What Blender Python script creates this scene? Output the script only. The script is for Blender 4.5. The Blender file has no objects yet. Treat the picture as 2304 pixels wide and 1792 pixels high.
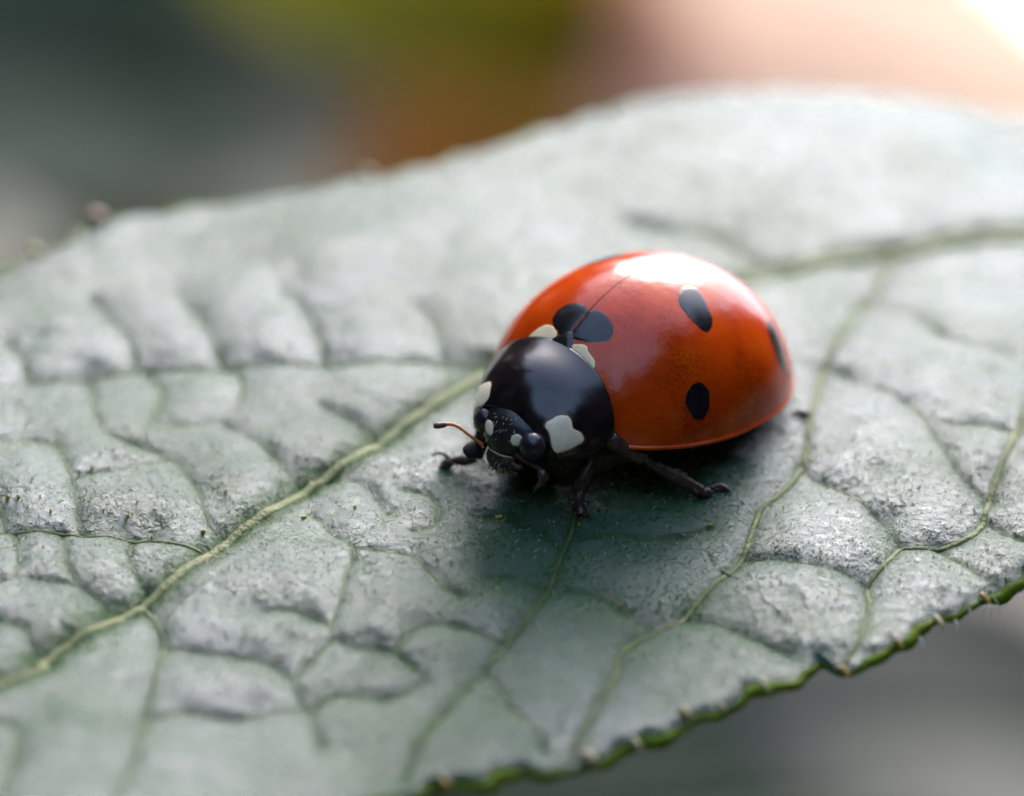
import bpy, math, random
import numpy as np
from mathutils import Vector, Matrix
from mathutils.bvhtree import BVHTree

random.seed(7)
rng = np.random.default_rng(7)
sc = bpy.context.scene
R = math.radians

# ------------------------------------------------------------------ camera, sky, sun, exposure (1 unit = 1 mm)
TILT = R(32.0)            # the leaf leans towards the camera by this much
ELEV = 0.5688             # camera elevation above the leaf plane
DIST = 70.0
FPX = 7872.4              # focal length in pixels of the 2304 px wide photograph
ce, se = math.cos(ELEV), math.sin(ELEV)
ROT = Matrix.Rotation(TILT, 4, 'X')

cam = bpy.data.cameras.new('camera')
cam.sensor_width = 36.0
cam.lens = FPX / 2304 * 36
cam.clip_start = 1.0
cam.clip_end = 400000.0
cam.dof.use_dof = True
cam.dof.focus_distance = 66.2
cam.dof.aperture_fstop = 0.038
cam_o = bpy.data.objects.new('camera', cam)
sc.collection.objects.link(cam_o)
CM = Matrix(((1, 0, 0, 0), (0, se, -ce, -DIST * ce), (0, ce, se, DIST * se), (0, 0, 0, 1)))
cam_o.matrix_world = ROT @ CM
sc.camera = cam_o

SUN_EL, SUN_AZ = R(57), R(20)
world = bpy.data.worlds.new('World')
sc.world = world
world.use_nodes = True
wn = world.node_tree
sky = wn.nodes.new('ShaderNodeTexSky')
sky.sky_type = 'NISHITA'
sky.sun_disc = False
sky.sun_elevation = SUN_EL
sky.sun_rotation = SUN_AZ
sky.dust_density = 3.0
sky.air_density = 1.2
wn.links.new(sky.outputs[0], wn.nodes['Background'].inputs[0])
wn.nodes['Background'].inputs[1].default_value = 0.12

sun = bpy.data.lights.new('sun', 'SUN')
sun.energy = 0.85
sun.angle = R(34)
sun.color = (1.0, 0.98, 0.96)
sun_o = bpy.data.objects.new('sun', sun)
sun_o.rotation_euler = Vector((math.sin(SUN_AZ) * math.cos(SUN_EL), math.cos(SUN_AZ) * math.cos(SUN_EL), math.sin(SUN_EL))).to_track_quat('Z', 'Y').to_euler()
sc.collection.objects.link(sun_o)

sc.view_settings.view_transform = 'Standard'
sc.view_settings.look = 'None'
sc.view_settings.exposure = 2.42
sc.view_settings.gamma = 1.0
sc.view_settings.use_curve_mapping = False
sc.cycles.use_denoising = True
sc.cycles.max_bounces = 8
sc.cycles.sample_clamp_indirect = 8.0

# ------------------------------------------------------------------ helpers
def link(o):
    sc.collection.objects.link(o)
    return o

def mesh_obj(name, V, F, mat, parent=None, smooth=True):
    V = np.asarray(V, np.float32).reshape(-1, 3)
    me = bpy.data.meshes.new(name)
    if isinstance(F, np.ndarray):
        n, k = F.shape
        me.vertices.add(len(V)); me.vertices.foreach_set('co', V.ravel())
        me.loops.add(n * k); me.loops.foreach_set('vertex_index', F.astype(np.int32).ravel())
        me.polygons.add(n); me.polygons.foreach_set('loop_start', (np.arange(n) * k).astype(np.int32))
        me.update(calc_edges=True)
    else:
        me.from_pydata([tuple(v) for v in V], [], F)
        me.update()
    me.polygons.foreach_set('use_smooth', np.full(len(me.polygons), smooth))
    me.materials.append(mat)
    o = bpy.data.objects.new(name, me)
    if parent is not None:
        o.parent = parent
    return link(o)

def thing(name, label, cat, group=None):
    o = link(bpy.data.objects.new(name, None))
    o['label'] = label; o['category'] = cat
    if group: o['group'] = group
    return o

def grid_faces(nu, nv, wrap_v=False):
    i = np.arange(nu - 1)[:, None]; j = np.arange(nv if wrap_v else nv - 1)[None]
    j2 = (j + 1) % nv
    a = i * nv + j; b = i * nv + j2; c = (i + 1) * nv + j2; d = (i + 1) * nv + j
    return np.stack([a, b, c, d], -1).reshape(-1, 4)

def catmull(P, n, closed=False):
    P = np.asarray(P, float); N = len(P)
    if closed:
        idx = lambda k: P[np.mod(k, N)]
        t = np.linspace(0, N, n, endpoint=False)
    else:
        Q = np.vstack([2 * P[0] - P[1], P, 2 * P[-1] - P[-2]])
        idx = lambda k: Q[np.clip(k + 1, 0, N + 1)]
        t = np.linspace(0, N - 1 - 1e-9, n)
    k = np.floor(t).astype(int); u = (t - k)[:, None]
    p0, p1, p2, p3 = idx(k - 1), idx(k), idx(k + 1), idx(k + 2)
    return .5 * (2 * p1 + (p2 - p0) * u + (2 * p0 - 5 * p1 + 4 * p2 - p3) * u**2 + (3 * p1 - p0 - 3 * p2 + p3) * u**3)

def tube(path, radii, k=8, flat=None, cap=True):
    """tube along a path; flat = (axis, factor) squeezes the section along a direction"""
    P = np.asarray(path, float); n = len(P)
    r = np.interp(np.linspace(0, 1, n), np.linspace(0, 1, len(np.atleast_1d(radii))), np.atleast_1d(radii))
    T = np.gradient(P, axis=0); T /= np.linalg.norm(T, axis=1)[:, None] + 1e-12
    ref = np.array([0.13, 0.21, 0.97]) if flat is None else np.asarray(flat[0], float)
    A = np.cross(T, ref); A /= np.linalg.norm(A, axis=1)[:, None] + 1e-9
    B = np.cross(A, T)
    f = 1.0 if flat is None else flat[1]
    a = np.linspace(0, 2 * np.pi, k, endpoint=False)
    V = P[:, None] + r[:, None, None] * (np.cos(a)[None, :, None] * A[:, None] + f * np.sin(a)[None, :, None] * B[:, None])
    V = V.reshape(-1, 3); F = [tuple(q) for q in grid_faces(n, k, True)]
    if cap:
        F.append(tuple(range(k - 1, -1, -1))); F.append(tuple(range((n - 1) * k, n * k)))
    return V, F

def merge(parts):
    V, F, o = [], [], 0
    for v, f in parts:
        V.append(np.asarray(v)); F += [tuple(int(i) + o for i in q) for q in f]; o += len(v)
    return np.vstack(V), F

def ellipsoid(c, ax, nu=20, nv=28, M=None):
    th = np.linspace(0.001, np.pi - .001, nu); ph = np.linspace(0, 2 * np.pi, nv, endpoint=False)
    d = np.stack([np.sin(th)[:, None] * np.cos(ph), np.sin(th)[:, None] * np.sin(ph), np.cos(th)[:, None] * np.ones(nv)], -1).reshape(-1, 3)
    v = d * np.asarray(ax, float)
    if M is not None: v = v @ np.asarray(M).T
    return v + np.asarray(c, float), [tuple(q)[::-1] for q in grid_faces(nu, nv, True)]

# --------- materials
def mat_new(name):
    m = bpy.data.materials.new(name); m.use_nodes = True
    nt = m.node_tree
    return m, nt, nt.nodes['Principled BSDF']

def N(nt, kind, **kw):
    n = nt.nodes.new(kind)
    for k, v in kw.items():
        if k.startswith('i_'):
            n.inputs[k[2:].replace('_', ' ')].default_value = v
        else:
            setattr(n, k, v)
    return n

def ramp(nt, src, stops):
    r = nt.nodes.new('ShaderNodeValToRGB')
    e = r.color_ramp.elements
    while len(e) < len(stops): e.new(.5)
    for q, (p, c) in zip(e, stops):
        q.position = p; q.color = (*c, 1)
    nt.links.new(src, r.inputs[0])
    return r.outputs[0]

def obj_coord(nt):
    return nt.nodes.new('ShaderNodeTexCoord').outputs['Object']

def noise(nt, scale, detail=3, rough=.55, co=None):
    n = N(nt, 'ShaderNodeTexNoise', i_Scale=scale, i_Detail=detail, i_Roughness=rough)
    if co is None: co = obj_coord(nt)
    nt.links.new(co, n.inputs['Vector'])
    return n.outputs['Fac']

def bump(nt, h, strength, dist, normal=None):
    b = N(nt, 'ShaderNodeBump', i_Strength=strength, i_Distance=dist)
    nt.links.new(h, b.inputs['Height'])
    if normal is not None: nt.links.new(normal, b.inputs['Normal'])
    return b.outputs['Normal']

def simple(name, col, rough=.4, var=.25, scale=6, bmp=None, ior=1.5, spec=.5, trans=0, coat=0, sheen=0):
    m, nt, p = mat_new(name)
    f = noise(nt, scale, 4)
    lo = tuple(c * (1 - var) for c in col); hi = tuple(min(1, c * (1 + var)) for c in col)
    nt.links.new(ramp(nt, f, [(.3, lo), (.7, hi)]), p.inputs['Base Color'])
    p.inputs['Roughness'].default_value = rough
    p.inputs['IOR'].default_value = ior
    p.inputs['Specular IOR Level'].default_value = spec
    p.inputs['Coat Weight'].default_value = coat
    p.inputs['Sheen Weight'].default_value = sheen
    if bmp:
        nt.links.new(bump(nt, noise(nt, bmp[0], 4), bmp[1], bmp[2]), p.inputs['Normal'])
    if trans:
        t = nt.nodes.new('ShaderNodeBsdfTranslucent'); mx = nt.nodes.new('ShaderNodeMixShader')
        t.inputs[0].default_value = (*[min(1, c * 1.6) for c in col], 1)
        mx.inputs[0].default_value = trans
        out = nt.nodes['Material Output']
        nt.links.new(p.outputs[0], mx.inputs[1]); nt.links.new(t.outputs[0], mx.inputs[2]); nt.links.new(mx.outputs[0], out.inputs[0])
    return m

def elytron_material():
    m, nt, p = mat_new('orange_red_wing_case')
    co = obj_coord(nt)
    f = noise(nt, 1.1, 4, .6, co)
    c = ramp(nt, f, [(.3, (.42, .032, .001)), (.55, (.52, .052, .001)), (.75, (.58, .076, .0012))])
    # dark pin-prick mottling, denser in some patches
    fine = noise(nt, 20, 3, .7, co); zone = noise(nt, .65, 2, .5, co)
    mu = N(nt, 'ShaderNodeMath', operation='MULTIPLY'); nt.links.new(fine, mu.inputs[0]); nt.links.new(zone, mu.inputs[1])
    k = ramp(nt, mu.outputs[0], [(.27, (1, 1, 1)), (.42, (.50, .46, .46))])
    mx = N(nt, 'ShaderNodeMix', data_type='RGBA', blend_type='MULTIPLY'); mx.inputs[0].default_value = 1
    nt.links.new(c, mx.inputs['A']); nt.links.new(k, mx.inputs['B']); nt.links.new(mx.outputs['Result'], p.inputs['Base Color'])
    v = N(nt, 'ShaderNodeTexVoronoi', i_Scale=11.0); nt.links.new(co, v.inputs['Vector'])
    pit = ramp(nt, v.outputs['Distance'], [(.0, (0, 0, 0)), (.22, (1, 1, 1))])
    n1 = bump(nt, pit, .12, .01); n2 = bump(nt, noise(nt, 3.0, 3, .5, co), .22, .05, n1)
    n3 = bump(nt, noise(nt, 34, 2, .5, co), .10, .01, n2)
    nt.links.new(n3, p.inputs['Normal'])
    p.inputs['Roughness'].default_value = .17
    p.inputs['IOR'].default_value = 1.48
    return m

def black_shell(name, col=(.006, .004, .006), rough=.16, pits=14., ps=.2):
    m, nt, p = mat_new(name)
    co = obj_coord(nt)
    nt.links.new(ramp(nt, noise(nt, 4, 3, .5, co), [(.3, tuple(c * .6 for c in col)), (.7, tuple(c * 1.5 for c in col))]), p.inputs['Base Color'])
    v = N(nt, 'ShaderNodeTexVoronoi', i_Scale=pits); nt.links.new(co, v.inputs['Vector'])
    pit = ramp(nt, v.outputs['Distance'], [(.0, (0, 0, 0)), (.25, (1, 1, 1))])
    n1 = bump(nt, pit, ps, .012); n2 = bump(nt, noise(nt, 30, 3, .6, co), .18, .01, n1)
    nt.links.new(n2, p.inputs['Normal'])
    p.inputs['Roughness'].default_value = rough
    p.inputs['IOR'].default_value = 1.56
    return m

def leaf_material():
    m, nt, p = mat_new('silvery_green_leaf')
    co = obj_coord(nt)
    big = noise(nt, .35, 3, .5, co)
    c1 = ramp(nt, big, [(.3, (.005, .050, .002)), (.7, (.011, .070, .004))])
    at = N(nt, 'ShaderNodeAttribute', attribute_name='vein')
    mx = N(nt, 'ShaderNodeMix', data_type='RGBA'); nt.links.new(at.outputs['Fac'], mx.inputs[0])
    nt.links.new(c1, mx.inputs['A']); mx.inputs['B'].default_value = (.022, .062, .012, 1)
    nt.links.new(mx.outputs['Result'], p.inputs['Base Color'])
    # wax bloom: rough sheen with specks where it is missing
    sp = noise(nt, 13.0, 3, .60, co); sp2 = noise(nt, 1.3, 2, .5, co)
    ad = N(nt, 'ShaderNodeMath', operation='MULTIPLY_ADD'); nt.links.new(sp2, ad.inputs[0]); ad.inputs[1].default_value = .40; nt.links.new(sp, ad.inputs[2])
    speck = ramp(nt, ad.outputs[0], [(.76, (1, 1, 1)), (.84, (0, 0, 0))])
    rr = ramp(nt, speck, [(0, (.42, .42, .42)), (1, (.19, .19, .19))])
    nt.links.new(rr, p.inputs['Roughness'])
    ss = ramp(nt, speck, [(0, (.30, .30, .30)), (1, (1, 1, 1))])
    s2 = N(nt, 'ShaderNodeMath', operation='MULTIPLY'); nt.links.new(ss, s2.inputs[0])
    iv = N(nt, 'ShaderNodeMath', operation='MULTIPLY_ADD'); nt.links.new(at.outputs['Fac'], iv.inputs[0]); iv.inputs[1].default_value = -.75; iv.inputs[2].default_value = 1.0
    nt.links.new(iv.outputs[0], s2.inputs[1])
    # shade along the veins painted in: gloss cut in an irregular band
    gr = N(nt, 'ShaderNodeAttribute', attribute_name='groove_shade')
    gn = noise(nt, 1.6, 5, .7, co)
    gm = N(nt, 'ShaderNodeMath', operation='MULTIPLY_ADD'); nt.links.new(gr.outputs['Fac'], gm.inputs[0]); gm.inputs[1].default_value = .75; nt.links.new(gn, gm.inputs[2])
    gk = ramp(nt, gm.outputs[0], [(.66, (1, 1, 1)), (1.0, (.25, .25, .25))])
    s3 = N(nt, 'ShaderNodeMath', operation='MULTIPLY'); nt.links.new(s2.outputs[0], s3.inputs[0]); nt.links.new(gk, s3.inputs[1]); s2 = s3
    mac = ramp(nt, noise(nt, .22, 3, .55, co), [(.38, (.55, .55, .55)), (.62, (1, 1, 1))])
    s4 = N(nt, 'ShaderNodeMath', operation='MULTIPLY'); nt.links.new(s2.outputs[0], s4.inputs[0]); nt.links.new(mac, s4.inputs[1]); s2 = s4
    nt.links.new(s2.outputs[0], p.inputs['Specular IOR Level'])
    p.inputs['IOR'].default_value = 1.72
    p.inputs['Specular Tint'].default_value = (.86, .87, 1.0, 1)
    v = N(nt, 'ShaderNodeTexVoronoi', i_Scale=6.5, feature='SMOOTH_F1'); nt.links.new(co, v.inputs['Vector'])
    n1 = bump(nt, v.outputs['Distance'], .5, -.09)
    n2 = bump(nt, noise(nt, 11, 4, .65, co), .6, .07, n1)
    n3 = bump(nt, noise(nt, 26, 4, .72, co), .9, .045, n2)
    nt.links.new(n3, p.inputs['Normal'])
    t = nt.nodes.new('ShaderNodeBsdfTranslucent'); ms = nt.nodes.new('ShaderNodeMixShader'); ms.inputs[0].default_value = .05
    t.inputs[0].default_value = (.06, .16, .02, 1)
    out = nt.nodes['Material Output']
    nt.links.new(p.outputs[0], ms.inputs[1]); nt.links.new(t.outputs[0], ms.inputs[2]); nt.links.new(ms.outputs[0], out.inputs[0])
    return m

M_ELY = elytron_material()
M_BLACK = black_shell('glossy_black_shell', (.013, .008, .009), .13, 13, .12)
M_SPOT = black_shell('black_spot', (.010, .007, .009), .16, 11, .16)
M_HEAD = black_shell('pitted_black_head', (.016, .011, .012), .30, 17, .7)
M_EYE = black_shell('dark_eye', (.022, .015, .022), .25, 30, .25)
M_LEG = simple('dark_brown_leg', (.050, .028, .020), .24, .5, 8, (22, .4, .02), 1.55)
M_MOUTH = simple('black_mouth', (.016, .011, .009), .5, .5, 20, (25, .9, .05))
M_PALE = simple('cream_patch', (.84, .71, .50), .28, .10, 5, (20, .12, .01), 1.5)
M_PALE2 = simple('ivory_patch', (.84, .68, .40), .28, .08, 5, (20, .12, .01), 1.5)
M_SEAM = simple('dark_seam', (.014, .004, .003), .4, .3, 5)
M_RIMP = simple('amber_edge', (.10, .035, .010), .3, .3, 8)
M_ANT = simple('orange_feeler', (.50, .17, .03), .35, .35, 9, (30, .3, .02), 1.5, .5, .25)
M_CLUB = simple('brown_feeler_club', (.12, .045, .02), .5, .4, 14, (30, .5, .02))
M_BROWN = simple('brown_feeler', (.07, .03, .015), .4, .5, 9, (30, .3, .02))
M_FRINGE = simple('pale_bristle', (.55, .45, .26), .4, .2, 9, None, 1.5, .5, .3)
M_LEAF = leaf_material()
M_VEIN = simple('pale_vein', (.13, .15, .055), .55, .4, 3, (12, .9, .07), 1.5, .22)
M_VEIN2 = simple('green_vein', (.058, .085, .026), .55, .4, 3, (14, .7, .05), 1.5, .22)
M_EDGE = simple('green_leaf_edge', (.11, .17, .008), .6, .6, 2.2, (7, .7, .1), 1.5, .10, .35)
M_UNDER = simple('leaf_underside', (.05, .11, .035), .6, .3, 1.2, (5, .4, .1), 1.5, .3, .15)
M_TOOTH = simple('amber_leaf_tooth', (.28, .19, .03), .4, .4, 5, None, 1.5, .5, .3)
M_TOOTHP = simple('pale_leaf_tooth', (.40, .36, .22), .4, .25, 5, None, 1.5, .5, .3)
M_TOOTHB = simple('brown_leaf_tooth', (.20, .09, .05), .5, .3, 5)
M_HAIR = simple('white_leaf_hair', (.62, .64, .55), .35, .2, 5, None, 1.5, .5, .35)
M_GRAIN = simple('yellow_grain', (.65, .42, .06), .45, .4, 8)

# ------------------------------------------------------------------ reading the photograph's geometry (leaf frame)
C0 = np.array([0, -DIST * ce, DIST * se]); FWD = np.array([0, ce, -se]); RGT = np.array([1., 0, 0]); UPV = np.array([0, se, ce])
def ray(px, py):
    d = FWD + RGT * (px - 1152) / FPX - UPV * (py - 896) / FPX
    return d / np.linalg.norm(d)

def base_z(x, y):
    """large-scale form of the blade"""
    u = (x * .80 + y * .60); v = (-x * .60 + y * .80)
    z = -.0050 * np.maximum(0, y - 5.0) ** 2 - .0100 * np.maximum(0, x - 2.5) ** 2 * np.clip((y + 1) / 8, 0, 1)
    z = z - .012 * np.maximum(0, -v - 6.5) ** 2                                   # near margin bends down
    z = z - .0035 * np.maximum(0, v - 9.0) ** 2
    z = z - .16 * np.exp(-((x - 2.4) ** 2 / 6.0 + (y + 3.0) ** 2 / 1.2)) - .17 * np.log1p(np.exp((-4.2 - y) * 2.0)) / 2.0 * np.exp(-((x - 2.5) / 5.0) ** 2)   # hollow at the beetle's feet, then the blade falls away
    z = z + .22 * np.sin(.55 * u + .8) * np.sin(.33 * v + .4) * np.clip(np.hypot(x - 1.8, y + 1) / 6 - .5, 0, 1)
    return z

def on_leaf(px, py, dz=0.0):
    d = ray(px, py); t = (0 - C0[2]) / d[2]
    for _ in range(12):
        q = C0 + t * d
        t += (q[2] - dz - float(base_z(q[0], q[1]))) / (-d[2])
    return C0 + t * d

# ------------------------------------------------------------------ the big leaf: outline and veins
near_px = [(700, 1850), (900, 1785), (1100, 1752), (1300, 1712), (1450, 1672), (1560, 1622), (1690, 1565), (1790, 1518), (1845, 1478), (1880, 1500), (1935, 1482), (2000, 1452), (2060, 1418), (2120, 1385), (2180, 1352), (2225, 1335), (2270, 1312), (2304, 1296)]
far_px = [(0, 622), (60, 594), (110, 574), (200, 530), (280, 505), (400, 484), (520, 465), (700, 436), (850, 408), (1000, 372), (1150, 326), (1300, 276), (1450, 234), (1600, 212), (1800, 210), (2050, 232), (2304, 268)]
mid_px = [(0, 1527), (93, 1471), (252, 1378), (354, 1318), (508, 1200), (662, 1103), (830, 1000), (950, 920), (1060, 850), (1200, 770), (1400, 690), (1560, 645), (1741, 610), (1846, 590), (2057, 554), (2304, 527)]
near = np.array([on_leaf(*p)[:2] for p in near_px]); far = np.array([on_leaf(*p)[:2] for p in far_px]); mid = np.array([on_leaf(*p)[:2] for p in mid_px])
TIP = np.array([-31., -25.]); BASE = np.array([34., 20.5])
near = np.vstack([TIP, [-24, -24.2], [-14.5, -19.0], near, [13.5, -3.2], [20, 2.5], [28, 12.], BASE])
far = np.vstack([TIP, [-27, -15.5], [-19.5, -3.5], far, [18, 16.6], [24, 18.8], [29.5, 19.8], BASE])
mid = np.vstack([TIP, [-25.5, -21.0], [-16.5, -14.5], mid, [16.5, 9.2], [24, 13.8], BASE])

def by_u(P, us, n=900):
    """resample a margin so that its points lie at given stations along the leaf axis"""
    Q = catmull(P, n); u = Q @ np.array([.80, .60])
    u = np.maximum.accumulate(u + np.arange(n) * 1e-6)
    return np.stack([np.interp(us, u, Q[:, 0]), np.interp(us, u, Q[:, 1])], -1)

u0, u1 = TIP @ np.array([.8, .6]), BASE @ np.array([.8, .6])
us = np.unique(np.concatenate([np.linspace(u0, -19, 40), np.linspace(-19, 21, 900), np.linspace(21, u1, 40)]))
NU = len(us)
Nn, Ff, Mm = by_u(near, us), by_u(far, us), by_u(mid, us)
taper = np.clip(np.minimum(us - u0, u1 - us) / 2.0, 0, 1)[:, None]
nd = np.array([.60, -.80])
ser = (.10 * np.abs(np.sin(us * 1.55 + .6 * np.sin(us * .9))) ** 1.5 + .05 * np.sin(us * 5.1 + 1) + .03 * np.sin(us * 11.3))[:, None] * taper
Nn = Nn + nd * ser; Ff = Ff - nd * ser * 1.3
vs = np.concatenate([np.linspace(-1, 0, 290), np.linspace(0, 1, 260)[1:]])
NV = len(vs)
W = np.abs(vs)[None, :, None]
E = np.where(vs[None, :, None] < 0, Nn[:, None], Ff[:, None])
XY = Mm[:, None] * (1 - W) + E * W
X, Y = XY[..., 0], XY[..., 1]

# veins traced on the leaf surface: (kind, polyline).  2 = side vein, 3 = cross vein
veins_px = [
 (2, [(1100, 806), (1000, 809), (738, 809), (506, 817), (295, 828), (158, 843), (0, 859), (-160, 872)]),
 (2, [(466, 1224), (420, 1212), (326, 1200), (186, 1192), (93, 1189), (0, 1189), (-150, 1196)]),
 (2, [(320, 1340), (334, 1362), (354, 1396), (366, 1443), (354, 1503), (326, 1606), (303, 1699), (261, 1790)]),
 (2, [(1300, 1110), (1290, 1176), (1269, 1222), (1252, 1277), (1231, 1323), (1193, 1382), (1135, 1445), (1089, 1495), (1038, 1549), (990, 1610), (945, 1680), (915, 1760)]),
 (2, [(2010, 562), (1983, 615), (1930, 692), (1867, 785), (1835, 892), (1814, 1005), (1796, 1056), (1763, 1098), (1712, 1140), (1689, 1200), (1670, 1247), (1633, 1289), (1600, 1317), (1528, 1390), (1487, 1405), (1403, 1453), (1385, 1510), (1350, 1580), (1310, 1650), (1290, 1705)]),
 (2, [(2420, 780), (2330, 880), (2270, 1000), (2229, 1107), (2211, 1168), (2183, 1200), (2136, 1219), (2066, 1223), (2029, 1219), (2005, 1252), (1954, 1308), (1956, 1354), (1945, 1401), (1928, 1450), (1900, 1485)]),
 (3, [(690, 1145), (720, 1165), (746, 1196), (793, 1233), (783, 1289), (765, 1354), (746, 1410), (752, 1430), (793, 1448), (886, 1464), (960, 1520)]),
 (2, [(1750, 606), (1640, 545), (1582, 522), (1477, 512), (1420, 500)]),
 (3, [(733, 805), (730, 790), (702, 722), (680, 690), (640, 655)]),
 (3, [(501, 812), (475, 748), (438, 700), (400, 660)]),
 (3, [(305, 822), (295, 769), (253, 716), (215, 680)]),
 (3, [(66, 850), (53, 811), (20, 770)]),
 (3, [(998, 803), (992, 759), (975, 715), (940, 680)]),
 (3, [(325, 827), (350, 850), (359, 875), (348, 938), (310, 965), (232, 965)]),
 (3, [(506, 822), (530, 838), (549, 859), (540, 895), (527, 917), (490, 940), (420, 955), (348, 950)]),
 (3, [(490, 943), (580, 996), (654, 1059), (690, 1090)]),
 (3, [(722, 906), (770, 930), (823, 959), (850, 985)]),
 (3, [(200, 837), (206, 875), (215, 930), (232, 965)]),
 (3, [(182, 1189), (174, 1140), (163, 1079), (140, 1028), (121, 1000), (60, 985), (0, 985)]),
 (3, [(508, 1195), (490, 1180), (466, 1154), (447, 1098), (420, 1065), (373, 1028), (300, 1000), (230, 970)]),
 (3, [(163, 1078), (210, 1065), (260, 1058), (330, 1040), (380, 1032)]),
 (3, [(14, 1186), (0, 1135), (-20, 1090)]),
 (3, [(33, 1195), (42, 1256), (28, 1298), (-20, 1310)]),
 (3, [(262, 1360), (220, 1330), (177, 1308), (117, 1303), (28, 1298)]),
 (3, [(177, 1308), (150, 1260), (140, 1194)]),
 (3, [(330, 1312), (300, 1270), (290, 1230), (300, 1200)]),
 (3, [(93, 1457), (70, 1430), (47, 1401), (0, 1387), (-40, 1380)]),
 (3, [(0, 1620), (37, 1640), (30, 1720), (0, 1790)]),
 (3, [(368, 1448), (443, 1462), (536, 1476), (606, 1490), (653, 1527), (690, 1600)]),
 (3, [(597, 1373), (640, 1372), (676, 1378), (720, 1395), (748, 1412)]),
 (3, [(793, 1233), (862, 1240), (928, 1252), (960, 1280), (1000, 1318), (1040, 1340)]),
 (3, [(733, 1068), (792, 1071), (820, 1084), (847, 1112), (870, 1150)]),
 (3, [(905, 1095), (960, 1105), (982, 1128), (987, 1156), (970, 1180), (930, 1190)]),
 (3, [(1244, 1323), (1319, 1331), (1382, 1361), (1466, 1403)]),
 (3, [(1235, 1320), (1210, 1315), (1151, 1298), (1090, 1300)]),
 (3, [(1135, 1445), (1068, 1415), (1005, 1403), (940, 1410), (886, 1464)]),
 (3, [(1264, 1220), (1202, 1185), (1135, 1164), (1080, 1160)]),
 (3, [(1280, 1201), (1361, 1201), (1445, 1206), (1540, 1200), (1600, 1180)]),
 (3, [(1095, 1500), (1114, 1524), (1151, 1591), (1202, 1637), (1230, 1690)]),
 (3, [(1684, 1247), (1740, 1252), (1786, 1261), (1880, 1280), (1954, 1310)]),
 (3, [(1805, 1040), (1833, 1070), (1926, 1117), (1996, 1177), (2029, 1219)]),
 (3, [(2113, 1228), (2160, 1262), (2206, 1298), (2240, 1315)]),
 (3, [(2229, 1165), (2260, 1195), (2295, 1214), (2330, 1220)]),
 (3, [(1855, 810), (1899, 833), (2004, 886), (2078, 939), (2120, 1000), (2160, 1060), (2225, 1110)]),
 (3, [(1945, 670), (2040, 700), (2140, 760), (2260, 790), (2360, 840)]),
 (3, [(1548, 1385), (1620, 1405), (1700, 1440), (1800, 1480)]),
 (3, [(2078, 939), (2150, 950), (2220, 945), (2290, 960)]),
 (3, [(326, 1606), (420, 1600), (520, 1610), (600, 1600), (690, 1600), (720, 1680)]),
 (3, [(751, 1430), (700, 1480), (653, 1527)]),
 (3, [(960, 1520), (900, 1560), (830, 1570), (760, 1560), (690, 1600)]),
]
veins = [(k, catmull([on_leaf(*p)[:2] for p in pl], 10 * len(pl))) for k, pl in veins_px]
mid_c = catmull(mid, 260)
allv = [(1, mid_c)] + veins

def poly_dist(x, y, Q, cut=2.2):
    """distance from points to a polyline (only computed near it)"""
    sh = x.shape; x = x.ravel(); y = y.ravel()
    D = np.full(x.shape, cut)
    sel = np.where((x > Q[:, 0].min() - cut) & (x < Q[:, 0].max() + cut) & (y > Q[:, 1].min() - cut) & (y < Q[:, 1].max() + cut))[0]
    if len(sel):
        xs, ys = x[sel], y[sel]; d2 = np.full(len(sel), cut * cut)
        for a, b in zip(Q[:-1], Q[1:]):
            ab = b - a; L = ab @ ab + 1e-12
            near_ = np.where((np.abs(xs - (a[0] + b[0]) / 2) < cut + abs(ab[0])) & (np.abs(ys - (a[1] + b[1]) / 2) < cut + abs(ab[1])))[0]
            if not len(near_): continue
            t = np.clip(((xs[near_] - a[0]) * ab[0] + (ys[near_] - a[1]) * ab[1]) / L, 0, 1)
            d2[near_] = np.minimum(d2[near_], (xs[near_] - a[0] - t * ab[0]) ** 2 + (ys[near_] - a[1] - t * ab[1]) ** 2)
        D[sel] = np.sqrt(d2)
    return D.reshape(sh)

_hash = rng.random((256, 256, 2))
def voronoi_edge(x, y, s):
    xi = np.floor(x / s).astype(int); yi = np.floor(y / s).astype(int)
    f1 = np.full(x.shape, 9.); f2 = np.full(x.shape, 9.)
    for i in (-1, 0, 1):
        for j in (-1, 0, 1):
            h = _hash[(xi + i) % 256, (yi + j) % 256]
            d = np.hypot(x / s - (xi + i + h[..., 0]), y / s - (yi + j + h[..., 1]))
            f2 = np.minimum(f2, np.maximum(f1, d)); f1 = np.minimum(f1, d)
    return (f2 - f1) * s * .5

_ph = rng.random((24, 3)) * 6.28
def fbm(x, y, f0, n=4):
    z = 0; a = 1.; f = f0
    for k in range(n):
        c, s = math.cos(_ph[k, 0]), math.sin(_ph[k, 0])
        z = z + a * np.sin(f * (c * x + s * y) + _ph[k, 1] + 1.3 * np.sin(f * .6 * (-s * x + c * y) + _ph[k, 2]))
        a *= .55; f *= 1.9
    return z

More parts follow.
